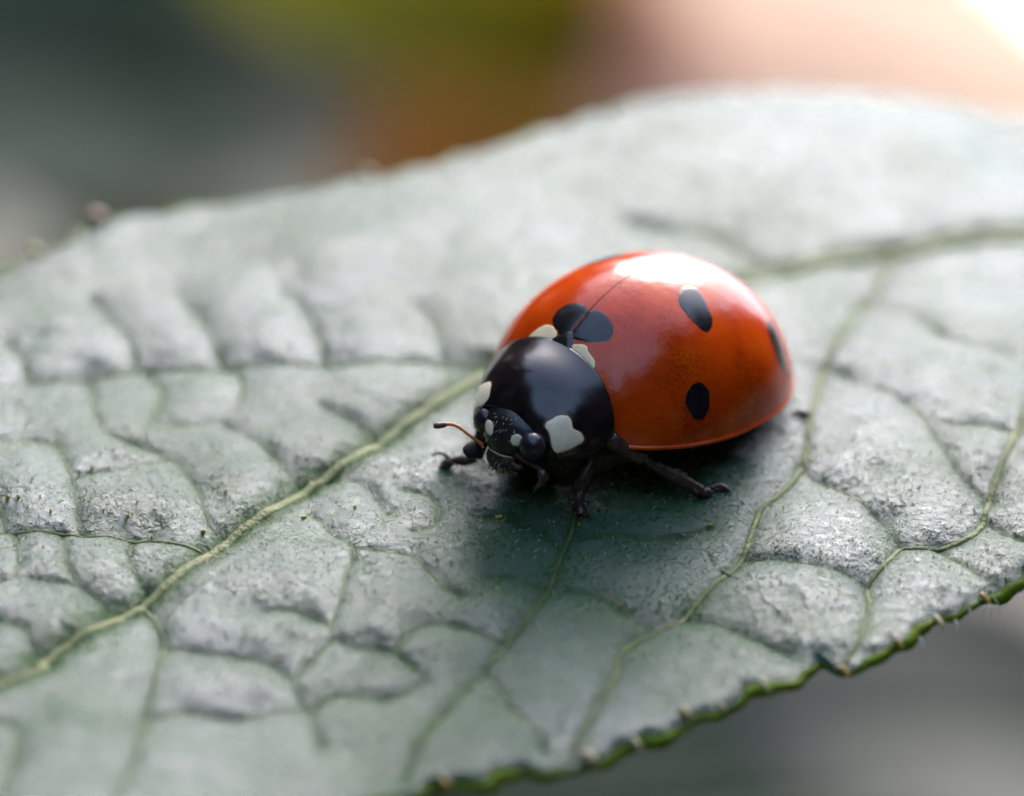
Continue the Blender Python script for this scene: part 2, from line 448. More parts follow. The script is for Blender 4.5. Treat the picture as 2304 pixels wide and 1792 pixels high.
def leaf_height(x, y, want_vein=False):
    z = base_z(x, y)
    d1 = poly_dist(x, y, mid_c, 2.5)
    d2 = np.full(x.shape, 2.2); d3 = np.full(x.shape, 2.2)
    for k, Q in veins:
        d = poly_dist(x, y, Q)
        if k == 2: d2 = np.minimum(d2, d)
        else: d3 = np.minimum(d3, d)
    wx = x + .22 * np.sin(1.7 * y + .5) + .1 * np.sin(4.1 * y); wy = y + .22 * np.sin(1.9 * x + 1.1)
    uu = wx * .8 + wy * .6; vv = -wx * .6 + wy * .8
    dv = voronoi_edge(uu * .75, vv * 1.15, 2.3)
    dq = voronoi_edge(wx + .05 * np.sin(9 * y), wy, .62)
    dm = np.minimum(np.minimum(d1, d2), d3)
    z = z - .45 + .24 * (1 - np.exp(-d1 / .60)) + .16 * (1 - np.exp(-d2 / .40)) + .075 * (1 - np.exp(-(d3 / .14) ** 1.2)) + .10 * (1 - np.exp(-(d3 / .7) ** 2))
    z = z + .030 * (1 - np.exp(-(dv / .16) ** 1.2)) * np.clip(dm / .5, 0, 1)
    z = z + .024 * (1 - np.exp(-(dq / .09) ** 1.3)) * np.clip(dm / .25, 0, 1)
    z = z + .010 * fbm(x, y, 4.2, 4) + .034 * fbm(x + 3, y - 2, 1.2, 3) + .014 * np.sin(7.5 * (.35 * x + .94 * y) + 1.6 * np.sin(2.1 * x - 1.3 * y) + 1.1 * np.sin(3.3 * y + .7)) * (.6 + .4 * np.sin(1.7 * x + 2.2 * y))
    if want_vein:
        vein = np.maximum(np.exp(-(d1 / .18) ** 2), np.maximum(.6 * np.exp(-(d2 / .08) ** 2), .6 * np.exp(-(d3 / .07) ** 2)))
        green = np.maximum(.9 * np.exp(-(d1 / .50) ** 2), np.maximum(.4 * np.exp(-(d2 / .22) ** 2), 0.4 * np.exp(-(d3 / .13) ** 2)))
        return z, vein, green
    return z

def surf(P2, dz=0.):
    P2 = np.asarray(P2, float)
    return np.column_stack([P2, leaf_height(P2[:, 0], P2[:, 1]) + dz])

leaf = thing('leaf', 'large silvery green leaf with raised pale veins and saw-toothed edge, under the ladybird', 'leaf')
Z, VE, GR = leaf_height(X, Y, True)
edge = np.clip((np.abs(vs) - .975) / .025, 0, 1)[None]
Z = Z - .12 * edge ** 2
blade = mesh_obj('blade', np.stack([X, Y, Z], -1), grid_faces(NU, NV), M_LEAF, leaf)
at = blade.data.attributes.new('vein', 'FLOAT', 'POINT'); at.data.foreach_set('value', VE.astype(np.float32).ravel())
at = blade.data.attributes.new('groove_shade', 'FLOAT', 'POINT'); at.data.foreach_set('value', GR.astype(np.float32).ravel())
su, sv = np.unique(np.concatenate([np.arange(0, NU, 6), [NU - 1]])), np.unique(np.concatenate([np.arange(0, NV, 6), [NV - 1]]))
U3 = np.stack([X[np.ix_(su, sv)], Y[np.ix_(su, sv)], Z[np.ix_(su, sv)] - .16], -1)
mesh_obj('underside', U3, grid_faces(len(su), len(sv))[:, ::-1], M_UNDER, leaf)
# thick green margin, one bead all round
ring = np.concatenate([np.stack([X[:, 0], Y[:, 0], Z[:, 0]], -1), np.stack([X[::-1, -1], Y[::-1, -1], Z[::-1, -1]], -1)])[::2]
rr_ = .10 + .03 * np.sin(np.arange(len(ring)) * .21) + .018 * np.sin(np.arange(len(ring)) * .53 + 1)
rv, rf = tube(ring - np.array([0, 0, .06]), rr_, 8)
mesh_obj('margin', rv, rf, M_EDGE, leaf)

# midrib, side veins, cross veins: low ridges that follow the relief
mp = surf(mid_c); mp = mp[(mid_c @ np.array([.8, .6]) < u1 - .3)]
r_mid = np.interp(np.linspace(0, 1, len(mp)), [0, .3, .6, 1], [.05, .125, .15, .27])
v_, f_ = tube(mp + np.array([0, 0, .02]), r_mid, 10, ((0, 0, 1), .55))
mesh_obj('midrib', v_, f_, M_VEIN, leaf)
for i, (k, Q) in enumerate(veins):
    S = surf(Q, .0)
    n = len(S)
    if k == 2:
        v_, f_ = tube(S + np.array([0, 0, .0]), np.interp(np.linspace(0, 1, n), [0, .5, 1], [.050, .046, .022]) * (1.45 if i in (4, 5) else 1) * np.clip(np.arange(n) / 6, .3, 1), 8, ((0, 0, 1), .8))
        mesh_obj('side_vein', v_, f_, M_VEIN if i in (4, 5) else M_VEIN2, leaf)
    else:
        v_, f_ = tube(S - np.array([0, 0, .008]), [.022, .026, .018], 6, ((0, 0, 1), .8))
        mesh_obj('cross_vein', v_, f_, M_VEIN2, leaf)
# leaf stalk running down to the ground, outside the picture
st = catmull([(33.5, 20.2, Z[-1, 0]), (38, 23, -1.5), (44, 27, -10), (49, 40, -60), (60, 120, -240), (70, 250, -520)], 40)
v_, f_ = tube(st, [.45, .8, 1.0, 1.6, 2.2], 10)
mesh_obj('stalk', v_, f_, M_VEIN2, leaf)

# teeth on the margin
def tooth(px, py, rad, mat, length=.17, name='tooth', far_=False):
    q = on_leaf(px, py)[:2]
    z = float(leaf_height(np.array([q[0]]), np.array([q[1]]))[0])
    d = np.array([.60, -.80, -.25]) if not far_ else np.array([-.60, .80, .12])
    lean = np.array([-.45, -.3, 0])
    p0 = np.array([q[0], q[1], z - .05]); P = np.array([p0 - d * .1, p0 + d * length * .4, p0 + d * length * .8 + lean * length * .3, p0 + d * length + lean * length * .8])
    v, f = tube(catmull(P, 10), [rad * .9, rad * .85, rad * .6, rad * .10], 8)
    mesh_obj(name, v, f, mat, leaf)
for px, py, r_, m_ in [(2215, 1348, .055, M_TOOTH), (2110, 1402, .06, M_TOOTHP), (1900, 1502, .06, M_TOOTH), (1540, 1620, .085, M_TOOTH), (1325, 1704, .13, M_TOOTHP), (1000, 1768, .09, M_TOOTH), (1720, 1553, .045, M_TOOTHP), (2020, 1450, .04, M_TOOTH), (1620, 1598, .05, M_TOOTHP), (1430, 1680, .06, M_TOOTHP)]:
    tooth(px, py, r_, m_)
for px, py, r_, m_ in [(225, 512, .24, M_TOOTHB), (85, 578, .18, M_TOOTHP), (840, 404, .10, M_TOOTHP)]:
    tooth(px, py, r_, m_, .34, 'tooth', True)

# downy hairs: uncountable, one mesh
def on_blade(x, y):
    u = x * .8 + y * .6; v = -x * .6 + y * .8; c = np.array([-.6, .8])
    return (v > np.interp(u, us, Nn @ c) + .15) & (v < np.interp(u, us, Ff @ c) - .15)
def hairs(n, lo, hi, length, rad, seed, box):
    g = np.random.default_rng(seed)
    P2 = np.column_stack([g.uniform(box[0], box[1], n), g.uniform(box[2], box[3], n)])
    P2 = P2[on_blade(P2[:, 0], P2[:, 1])]; n = len(P2)
    z = leaf_height(P2[:, 0], P2[:, 1])
    az = g.normal(.9, .9, n); up = g.uniform(lo, hi, n); L = length * g.uniform(.5, 1.3, n)
    d = np.column_stack([np.cos(az) * np.cos(up), np.sin(az) * np.cos(up), np.sin(up)])
    side = np.cross(d, np.array([0, 0, 1.])); side /= np.linalg.norm(side, axis=1)[:, None]
    p0 = np.column_stack([P2, z - .01]); p1 = p0 + d * (L * .55)[:, None] + np.array([0, 0, .25]) * (L * .12)[:, None]; p2 = p0 + d * L[:, None]
    r = rad * g.uniform(.6, 1.3, n)[:, None]
    up3 = np.cross(side, d)
    V = np.stack([p0 + side * r, p0 - side * r * .5 + up3 * r, p0 - side * r * .5 - up3 * r, p1 + side * r * .7, p1 - side * r * .4 + up3 * r * .7, p1 - side * r * .4 - up3 * r * .7, p2], 1)
    base = (np.arange(n) * 7)[:, None, None]
    T = np.array([[0, 1, 4], [0, 4, 3], [1, 2, 5], [1, 5, 4], [2, 0, 3], [2, 3, 5], [3, 4, 6], [4, 5, 6], [5, 3, 6]])[None]
    return V.reshape(-1, 3), (base + T).reshape(-1, 3)
hv, hf = hairs(2600, .05, .9, .13, .006, 3, (-12, 12, -9.5, 1.5))
ho = mesh_obj('leaf_hair', hv, hf, M_HAIR, leaf); ho['kind'] = 'stuff'
# fringe of longer hairs on the sharp part of the margin
parts = []
for px, py in [(2226, 1352), (2216, 1360), (2290, 1318), (2298, 1312), (2262, 1326), (2150, 1392), (2068, 1432), (2180, 1370), (2120, 1398), (2238, 1340)]:
    q = on_leaf(px, py); q[2] = float(leaf_height(np.array([q[0]]), np.array([q[1]]))[0]); d = np.array([.35 + random.uniform(-.3, .3), -.6, -.55 + random.uniform(-.3, .3)]); q = q + np.array([0, 0, -.12])
    L = random.uniform(.18, .36)
    parts.append(tube(catmull([q, q + d * L * .5, q + d * L + np.array([-.08, 0, -.03])], 6), [.016, .013, .003], 5))
v_, f_ = merge(parts)
o_ = mesh_obj('edge_hair', v_, f_, M_HAIR, leaf); o_['kind'] = 'stuff'
# grains and glands scattered on the surface
parts = []
for px, py in [(685, 1162), (797, 1147), (455, 1183), (440, 1216), (1123, 1161), (213, 1061), (44, 1125), (120, 1155), (284, 1160), (1596, 1173), (1122, 1163), (16, 1124), (345, 1192), (246, 1054), (508, 1105)]:
    q = on_leaf(px, py)
    for _ in range(random.choice((1, 2, 3))):
        w = q[:2] + np.array([random.uniform(-.05, .05), random.uniform(-.05, .05)])
        r_ = random.uniform(.018, .04)
        parts.append(ellipsoid((w[0], w[1], float(leaf_height(np.array([w[0]]), np.array([w[1]]))[0]) + r_ * .8), (r_, r_ * random.uniform(.7, 1.1), r_ * 1.2), 6, 8))
g_ = np.random.default_rng(12)
for _ in range(420):
    x_, y_ = g_.uniform(-11, 11), g_.uniform(-8.5, -1)
    r_ = g_.uniform(.010, .022)
    if not on_blade(np.array(x_), np.array(y_)): continue
    parts.append(ellipsoid((x_, y_, float(leaf_height(np.array([x_]), np.array([y_]))[0]) + r_ * .8), (r_, r_, r_), 5, 6))
v_, f_ = merge(parts)
o_ = mesh_obj('surface_gland', v_, f_, M_GRAIN, leaf); o_['kind'] = 'stuff'

# ------------------------------------------------------------------ the ladybird (own frame: x to the head, y to its left, z up)
BUG = dict(a=.762, bx=2.3513, by=-.8242, Af=3.0431, Ar=3.5053, W=2.6793, H=2.5195, n=1.8893, m=1.72, e=2.1225, zr=.8933, pitch=.1502)
BZ = .12
ca, sa = math.cos(BUG['a']), math.sin(BUG['a']); cp, sp_ = math.cos(BUG['pitch']), math.sin(BUG['pitch'])
xv = np.array([-sa, -ca, 0]); yv = np.array([ca, -sa, 0]); zv = np.array([0, 0, 1.])
BX = cp * xv + sp_ * zv; BZv = -sp_ * xv + cp * zv
BM = np.stack([BX, yv, BZv], 1); BO = np.array([BUG['bx'], BUG['by'], 0.0])
# lifted along the line of sight by BZ so that it stands on the relief
BO = BO + UPV * 0.0
def to_local(p): return BM.T @ (np.asarray(p) - BO)
def l_ray(px, py): return BM.T @ (C0 - BO), BM.T @ ray(px, py)
def at_y(px, py, y0):
    o, d = l_ray(px, py); return o + d * (y0 - o[1]) / d[1]
def at_x(px, py, x0):
    o, d = l_ray(px, py); return o + d * (x0 - o[0]) / d[0]
def at_depth(px, py, ref):
    """point on the pixel's line of sight at the depth of a reference point"""
    o, d = l_ray(px, py); return o + d * ((np.asarray(ref) - o) @ d)
def on_leaf_l(px, py, dz=0.):
    q = on_leaf(px, py, dz); q[2] = float(leaf_height(np.array([q[0]]), np.array([q[1]]))[0]) + dz
    return to_local(q)

bug = thing('ladybird', 'red seven-spot ladybird with black head, standing on the silvery leaf', 'ladybird')
bug.matrix_world = Matrix.Identity(4)

def ee(x): return np.where(x > 0, 2.07, BUG['e'])
def dome_pt(ph, rho):
    c, s = np.cos(ph), np.sin(ph); A = np.where(c > 0, BUG['Af'], BUG['Ar']); e = 2 / ee(c)
    return np.stack([A * np.sign(c) * np.abs(c) ** e * rho, BUG['W'] * np.sign(s) * np.abs(s) ** e * rho,
                     BUG['zr'] + BUG['H'] * (np.clip(1 - rho ** BUG['n'], 0, 1)) ** (1 / BUG['m']) + 0 * c], -1)
def dome_z(x, y):
    A = np.where(x > 0, BUG['Af'], BUG['Ar'])
    e = ee(x); rho = (np.abs(x / A) ** e + np.abs(y / BUG['W']) ** e) ** (1 / e)
    return BUG['zr'] + BUG['H'] * np.clip(1 - rho ** BUG['n'], 0, 1) ** (1 / BUG['m'])

def make_elytron(side):
    ph = np.concatenate([[.0015, .006, .014, .03, .055], np.linspace(.09, np.pi - .09, 110), [np.pi - .055, np.pi - .03, np.pi - .014, np.pi - .006, np.pi - .0015]]) * side
    rho = np.concatenate([[.004], 1 - np.linspace(1, 0, 70)[1:] ** 1.6])
    P = dome_pt(ph[None], rho[:, None])                     # rings outward
    rim = P[-1]
    out = np.column_stack([rim[:, 0], rim[:, 1], np.zeros(len(rim))]); out /= np.linalg.norm(out, axis=1)[:, None]
    lip = [P[:-1]]
    for dx, dz in [(.006, .03), (.028, .02), (.050, .0), (.056, -.03), (.03, -.055), (-.10, -.06), (-.5, .02)]:
        lip.append((rim + out * dx + np.array([0, 0, dz]))[None])
    G = np.concatenate(lip)
    gap = .0035 * side
    G[..., 1] += gap
    # fold the inner edge down so the seam reads as a fine groove
    a = G[:, :1].copy(); a[..., 1] = .0025 * side; a[..., 2] -= .03
    b = G[:, -1:].copy(); b[..., 1] = .0025 * side; b[..., 2] -= .03
    G = np.concatenate([a, G, b], 1)
    F = grid_faces(G.shape[0], G.shape[1])
    if side < 0: F = F[:, ::-1]
    return G.reshape(-1, 3), F

ely = {}
for s, nm in ((1, 'left'), (-1, 'right')):
    V, F = make_elytron(s)
    ely[s] = mesh_obj('wing_case', V, F, M_ELY, bug)

def bvh_of(V, F): return BVHTree.FromPolygons([tuple(map(float, v)) for v in V], [tuple(map(int, f)) for f in F])
class Dome:
    @staticmethod
    def hit(px, py):
        o, d = l_ray(px, py)
        t = np.linspace(62, 76, 2801); Q = o + t[:, None] * d
        ins = Q[:, 2] < dome_z(Q[:, 0], Q[:, 1])
        A = np.where(Q[:, 0] > 0, BUG['Af'], BUG['Ar'])
        rho = (np.abs(Q[:, 0] / A) ** ee(Q[:, 0]) + np.abs(Q[:, 1] / BUG['W']) ** ee(Q[:, 0]))
        ins &= rho < 1
        if not ins.any(): return None
        q = Q[np.argmax(ins)]
        return q
def dome_n(x, y):
    h = 1e-3
    n = np.stack([-(dome_z(x + h, y) - dome_z(x - h, y)) / (2 * h), -(dome_z(x, y + h) - dome_z(x, y - h)) / (2 * h), np.ones_like(x)], -1)
    return n / np.linalg.norm(n, axis=-1, keepdims=True)

def ragged(Q, amp, seed):
    g = np.random.default_rng(seed); n = len(Q); c = Q.mean(0)
    a = np.arange(n) / n * 2 * np.pi; k = 0
    for f in (4, 7, 11, 17, 26, 37): k = k + g.normal() * np.sin(f * a + g.uniform(0, 6.3)) / 2.2
    return c + (Q - c) * (1 + amp * k)[:, None]

def disc_rings(Q, rings=7):
    c = Q.mean(0); n = len(Q)
    pts = [c + (Q - c) * r for r in np.linspace(0, 1, rings + 1)[1:]]
    V = np.vstack([c[None]] + pts); F = [(0, 1 + i, 1 + (i + 1) % n) for i in range(n)]
    for r in range(rings - 1):
        a = 1 + r * n
        F += [(a + i, a + n + i, a + n + (i + 1) % n, a + (i + 1) % n) for i in range(n)]
    return V, F

def dome_spot(outline_xy, name, mat, side, seed, amp=.028, off=.005, n=96):
    Q = catmull(outline_xy, n, True); Q = ragged(Q, amp, seed)
    ar = .5 * np.sum(Q[:, 0] * np.roll(Q[:, 1], -1) - np.roll(Q[:, 0], -1) * Q[:, 1])
    if ar < 0: Q = Q[::-1]
    V2, F = disc_rings(Q, 9)
    V2[:, 1] = np.where(V2[:, 1] * side < .0, .0, V2[:, 1])
    nn = dome_n(V2[:, 0], V2[:, 1])
    P = np.column_stack([V2, dome_z(V2[:, 0], V2[:, 1])]) + np.array([0, .004 * side, 0])
    m = len(Q); k = np.full(len(P), off); k[-m:] = -.004; k[-2 * m:-m] = off * .8
    return mesh_obj(name, P + nn * k[:, None], F, mat, ely[side])

z2 = lambda L: [(1050 + x / 2.836, 540 + y / 2.836) for x, y in L]
z3 = lambda L: [(1000 + x * .2001, 560 + y * .2001) for x, y in L]
def dome_outline(px): return np.array([Dome.hit(*p)[:2] for p in px])
S_scutL = dome_outline(z3([(1655, 700), (1740, 690), (1820, 740), (1880, 810), (1910, 890), (1900, 970), (1850, 1040), (1700, 1065), (1550, 1055), (1450, 1040), (1425, 990), (1430, 910), (1480, 860), (1560, 780)]))
S_scutR = dome_outline(z3([(1630, 690), (1560, 620), (1480, 605), (1380, 625), (1280, 680), (1220, 760), (1205, 850), (1260, 930), (1290, 980), (1330, 960), (1420, 900), (1500, 820), (1590, 740)]))
S_2 = dome_outline(z2([(1345, 340), (1380, 295), (1450, 295), (1500, 340), (1545, 440), (1575, 520), (1555, 590), (1520, 595), (1450, 540), (1390, 470), (1350, 410)]))
S_3 = dome_outline(z2([(1480, 905), (1520, 925), (1550, 980), (1550, 1060), (1530, 1130), (1485, 1160), (1440, 1140), (1395, 1060), (1400, 980), (1440, 920)]))
S_4 = dome_outline(z2([(1922, 518), (1950, 545), (1990, 620), (2025, 740), (2035, 820), (2030, 850), (1995, 790), (1960, 690), (1925, 590)]))
S_4 = S_4.mean(0) + (S_4 - S_4.mean(0)) * 1.12
S_pL = dome_outline(z3([(1415, 1100), (1470, 1068), (1590, 1085), (1620, 1160), (1690, 1260), (1685, 1350), (1630, 1410), (1560, 1300), (1480, 1200)]))
S_pR = dome_outline(z3([(950, 990), (1080, 880), (1180, 855), (1240, 890), (1270, 960), (1250, 1025), (1100, 1012), (960, 1003)]))
mir = lambda S: S * np.array([1, -1])
for S_ in (S_scutL, S_scutR):
    S_[:, 1] = np.where(np.abs(S_[:, 1]) < .16, 0, S_[:, 1])
dome_spot(S_scutL, 'spot', M_SPOT, 1, 1); dome_spot(S_scutR, 'spot', M_SPOT, -1, 2)
for i, S in enumerate((S_2, S_3, S_4)):
    dome_spot(S, 'spot', M_SPOT, 1, 10 + i); dome_spot(mir(S), 'spot', M_SPOT, -1, 20 + i)
dome_spot(S_pL, 'pale_patch', M_PALE2, 1, 5, .02, .006); dome_spot(S_pR, 'pale_patch', M_PALE2, -1, 6, .02, .006)

# dark hairline where the two wing cases meet
tx = np.concatenate([np.linspace(2.45, .2, 60), np.linspace(.15, -3.4, 80)])
v, f = tube(np.column_stack([tx, 0 * tx, dome_z(tx, 0 * tx) - .001]), [.012, .009, .006, .005, .004], 6)
mesh_obj('seam', v, f, M_SEAM, bug)
# scutellum
sx = np.array([(2.12, 0.0), (2.26, .17), (2.40, .27), (2.62, .32), (2.66, 0), (2.62, -.42), (2.40, -.38), (2.26, -.24)])
Vs, Fs = disc_rings(catmull(sx, 30, True), 4)
Ps = np.column_stack([Vs, dome_z(Vs[:, 0], Vs[:, 1])]) + dome_n(Vs[:, 0], Vs[:, 1]) * np.where(np.arange(len(Vs)) < len(Vs) - 30, .028, -.01)[:, None]
mesh_obj('scutellum', Ps, Fs, M_BLACK, bug)

# pronotum: a convex shield between a rear and a front margin
def pron(s, t):
    th = s * R(82); c82, s82 = math.cos(R(82)), math.sin(R(82))
    kz = (np.cos(th) - c82) / (1 - c82)
    Rr = np.stack([2.36 + .20 * s ** 2, 1.66 * np.sin(th) / s82, 1.16 + 1.19 * kz], -1)
    Fr = np.stack([3.80 - .22 * np.abs(s) ** 2.2, 1.22 * np.sin(th) / s82, .80 + .56 * kz], -1)
    neg = np.clip(-s, 0, 1)
    Fr[..., 1] *= 1 - .26 * neg; Fr[..., 2] -= .20 * neg ** 1.5; Fr[..., 0] += .05 * neg
    P = Rr * (1 - t[..., None]) + Fr * t[..., None]
    b = 4 * t * (1 - t); b2 = 3.6 * t ** 1.6 * (1 - t)
    P[..., 0] += .10 * b * kz; P[..., 2] += .24 * b2 * kz ** .7 + .02 * b; P[..., 1] += .13 * b * np.sign(s) * np.abs(s) ** 1.5
    # transverse swelling and the flattened collar at the front corners
    P[..., 2] += .04 * np.sin(np.pi * np.clip(t, 0, 1)) ** 2 * np.cos(3 * s) - .035 * np.exp(-((t - .72) / .13) ** 2) * np.exp(-((np.abs(s) - .42) / .22) ** 2)
    return P
ss_, tt_ = np.meshgrid(np.linspace(-1, 1, 81), np.linspace(0, 1, 49), indexing='ij')
PV = pron(ss_, tt_)
# wrap the border: rounded edge then underside
def border(PV, d_out, dz, idx):
    return PV
cen = np.array([3.0, 0, .9])
G = PV
def inset(row, f, dz): return cen + (row - cen) * f + np.array([0, 0, dz])
rowsA = [inset(G[:, :1], 1.0, -.05), G, inset(G[:, -1:], 1.006, -.04), inset(G[:, -1:], .95, -.08)]
G2 = np.concatenate([inset(G[:, :1], .93, -.06), inset(G[:, :1], 1.004, -.035)] + [G] + [inset(G[:, -1:], 1.006, -.035), inset(G[:, -1:], .94, -.07)], 1)
l1 = inset(G2[:1], 1.006, -.03); l2 = inset(G2[:1], .92, -.07); r1 = inset(G2[-1:], 1.006, -.03); r2 = inset(G2[-1:], .92, -.07)
G2 = np.concatenate([l2, l1, G2, r1, r2], 0)
PF = grid_faces(G2.shape[0], G2.shape[1])
pronotum = mesh_obj('pronotum', G2.reshape(-1, 3), PF[:, ::-1], M_BLACK, bug)
pron_bvh = bvh_of(G2.reshape(-1, 3), PF)

def decal(px_outline, bvh, name, mat, parent, off=.008, n=56, seed=1, amp=.01, rings=7, mirror=False):
    Q = ragged(catmull(px_outline, n, True), amp, seed)
    V2, F = disc_rings(Q, rings)
    P = []; ok = []
    for i, (x, y) in enumerate(V2):
        o, d = l_ray(x, y)
        h = bvh.ray_cast(Vector(o), Vector(d))
        if h[0] is None:
            P.append((0, 0, 0)); ok.append(False); continue
        nv_ = np.array(h[1]); nv_ = nv_ if nv_ @ d < 0 else -nv_
        k = -.004 if i >= len(V2) - n else off
        P.append(np.array(h[0]) + nv_ * k); ok.append(True)
    P = np.array(P); F = [f for f in F if all(ok[i] for i in f)]
    used = sorted({i for f in F for i in f}); mp_ = {i: k for k, i in enumerate(used)}
    P = P[used]; F = [tuple(mp_[i] for i in f)[::-1] for f in F]
    if mirror: P = P * np.array([1, -1, 1]); F = [f[::-1] for f in F]
    return mesh_obj(name, P, F, mat, parent)
z1 = lambda L: [(940 + x * .2707, 740 + y * .2707) for x, y in L]
patchL = z1([(1040, 795), (1110, 735), (1180, 702), (1250, 712), (1285, 760), (1300, 825), (1368, 862), (1395, 920), (1368, 962), (1250, 1025), (1150, 1050), (1112, 1025), (1095, 950), (1080, 870)])
patchR = z1([(478, 482), (525, 460), (590, 432), (618, 440), (610, 510), (595, 580), (550, 640), (512, 690), (480, 745), (455, 650), (452, 550)])
def grow(px, f):
    q = np.array(px, float); c = q.mean(0); return [tuple(v) for v in c + (q - c) * f]
decal(grow(patchL, 1.075), pron_bvh, 'amber_edge', M_RIMP, pronotum, .006, 64, 3, .008)
decal(grow(patchR, 1.08), pron_bvh, 'amber_edge', M_RIMP, pronotum, .005, 56, 4, .008)
decal(patchL, pron_bvh, 'pale_patch', M_PALE, pronotum, .010, 64, 3, .008)
decal(patchR, pron_bvh, 'pale_patch', M_PALE, pronotum, .010, 56, 4, .008)

# head
def head_mesh():
    v, f = ellipsoid((0, 0, 0), (1, 1, 1), 44, 64)
    d = v.copy()
    r = np.array([.62, .80, .60])
    p = d * r
    p[:, 0] += .10 * np.exp(-((d[:, 1] / .55) ** 2 + ((d[:, 2] + .35) / .5) ** 2)) * (d[:, 0] > 0)     # muzzle
    p[:, 2] -= .16 * np.clip(d[:, 0], 0, 1) * np.clip(-d[:, 2], 0, 1)
    p[:, 1] *= 1 - .22 * np.clip(-d[:, 2], 0, 1)
    return p + np.array([3.44, .10, .88]), f
HV, HF = head_mesh()
head = mesh_obj('head', HV, HF, M_HEAD, bug)
head_bvh = bvh_of(HV, HF)
for c_, r_ in ((at_x(1199, 1005, 3.87), .285), ((3.76, -.50, .90), .27)):
    v, f = ellipsoid(c_, (r_ * .9, r_ * .95, r_), 20, 26)
    mesh_obj('eye', v, f, M_EYE, head)
def oval(cx, cy, rx, ry, ang=0, n=12):
    a = np.linspace(0, 2 * np.pi, n, endpoint=False); c, s = math.cos(ang), math.sin(ang)
    return [(cx + rx * math.cos(t) * c - ry * math.sin(t) * s, cy + rx * math.cos(t) * s + ry * math.sin(t) * c) for t in a]
decal(oval(1100.5, 962, 10, 19, -.12), head_bvh, 'pale_patch', M_PALE, head, .012, 36, 8, .02, 4)
decal(oval(1162, 991, 14, 15, .3), head_bvh, 'pale_patch', M_PALE, head, .012, 36, 9, .02, 4)

# mouthparts: bristly upper lip under a pale membrane line
lipc = at_x(1130, 1034, 3.95)
v, f = ellipsoid((0, 0, 0), (.20, .36, .25), 22, 30)
v[:, 1] *= 1 - .25 * (v[:, 2] < 0) * np.abs(v[:, 2]) / .25
v = np.sign(v) * np.abs(v) ** .85 * np.array([.20, .36, .25]) ** .15
lip_V = v + lipc; lip = mesh_obj('upper_lip', lip_V, f, M_MOUTH, head)
mem = []
for t in np.linspace(0, 1, 9):
    px, py = 1100 + 53 * t, 1010 + 20 * t + 5 * math.sin(3.1 * t)
    o, d = l_ray(px, py); hs = [b.ray_cast(Vector(o), Vector(d)) for b in (head_bvh, bvh_of(lip_V, f))]
    hs = [h for h in hs if h[0] is not None]
    mem.append(np.array(min(hs, key=lambda h: h[3])[0]) - d * .02 if hs else at_x(px, py, 3.85))
v_, f_ = tube(catmull(mem, 20), [.014, .020, .018, .014], 6)
mesh_obj('clypeus_line', v_, f_, M_FRINGE, head)
# bristles on the lip and the forehead
parts = []
g_ = np.random.default_rng(5)
lb = bvh_of(lip_V, f)
for i in range(44):
    px, py = g_.uniform(1096, 1166), g_.uniform(1020, 1066)
    o, d = l_ray(px, py); h = lb.ray_cast(Vector(o), Vector(d))
    if h[0] is None: continue
    q = np.array(h[0]); dr = np.array([.25, g_.normal(0, .2), -.9]); L = g_.uniform(.05, .13)
    parts.append(tube(np.array([q, q + dr * L * .5 + np.array([.02, 0, 0]), q + dr * L]), [.006, .005, .001], 4))
for i in range(16):
    t = i / 15; q = at_x(1100 + 62 * t, 1048 + 20 * t + 4 * math.sin(5 * t), 4.0); dr = np.array([.2, g_.normal(0, .25), -.9]); L = g_.uniform(.05, .11)
    parts.append(tube(np.array([q, q + dr * L * .5, q + dr * L]), [.012, .008, .002], 4))
v_, f_ = merge(parts); o_ = mesh_obj('lip_bristle', v_, f_, M_FRINGE, head); o_['kind'] = 'stuff'
parts = []
for i in range(60):
    px, py = g_.uniform(1085, 1215), g_.uniform(925, 1000)
    o, d = l_ray(px, py); h = head_bvh.ray_cast(Vector(o), Vector(d))
    if h[0] is None: continue
    q = np.array(h[0]); nn = np.array(h[1]); nn = nn if nn @ d < 0 else -nn
    dr = nn * .35 + np.array([.3, g_.normal(0, .25), -.6]); L = g_.uniform(.05, .10)
    parts.append(tube(np.array([q, q + dr * L * .5, q + dr * L]), [.005, .004, .001], 4))
v_, f_ = merge(parts); o_ = mesh_obj('forehead_hair', v_, f_, M_HAIR, head); o_['kind'] = 'stuff'

# antennae
def px_path(pts, fn): return np.array([fn(*p) for p in pts])
aref = np.array([3.9, -.52, .70])
P = px_path([(1086, 1003), (1078, 996), (1063, 985), (1051, 976), (1040, 967), (1028, 959), (1015, 955), (1004, 955)], lambda x, y: at_depth(x, y, aref))
v_, f_ = tube(catmull(P, 40), np.array([.05, .045, .032, .036, .028, .034, .028, .034, .03, .034, .036, .040]), 9)
ant = mesh_obj('antenna', v_, f_, M_ANT, head)
P = px_path([(1005, 955), (997, 956.5), (988, 957.5), (975, 958.5)], lambda x, y: at_depth(x, y, aref))
v_, f_ = tube(catmull(P, 16), [.040, .05, .058, .056, .066, .064, .05], 10)
mesh_obj('antenna_club', v_, f_, M_CLUB, ant)
bref = np.array([4.1, .60, .58])
P = px_path([(1160, 1022), (1166, 1027), (1178, 1036), (1192, 1043), (1206, 1050), (1214, 1056)], lambda x, y: at_depth(x, y, bref))
v_, f_ = tube(catmull(P, 36), np.array([.06, .05, .042, .05, .042, .05, .044, .052, .046, .05]), 9)
ant2 = mesh_obj('antenna', v_, f_, M_BROWN, head)
P = px_path([(1213, 1055), (1220, 1066), (1222, 1078), (1216, 1090), (1206, 1100), (1200, 1110)], lambda x, y: at_depth(x, y, bref))
v_, f_ = tube(catmull(P, 26), [.05, .09, .10, .085, .05, .03, .012], 10)
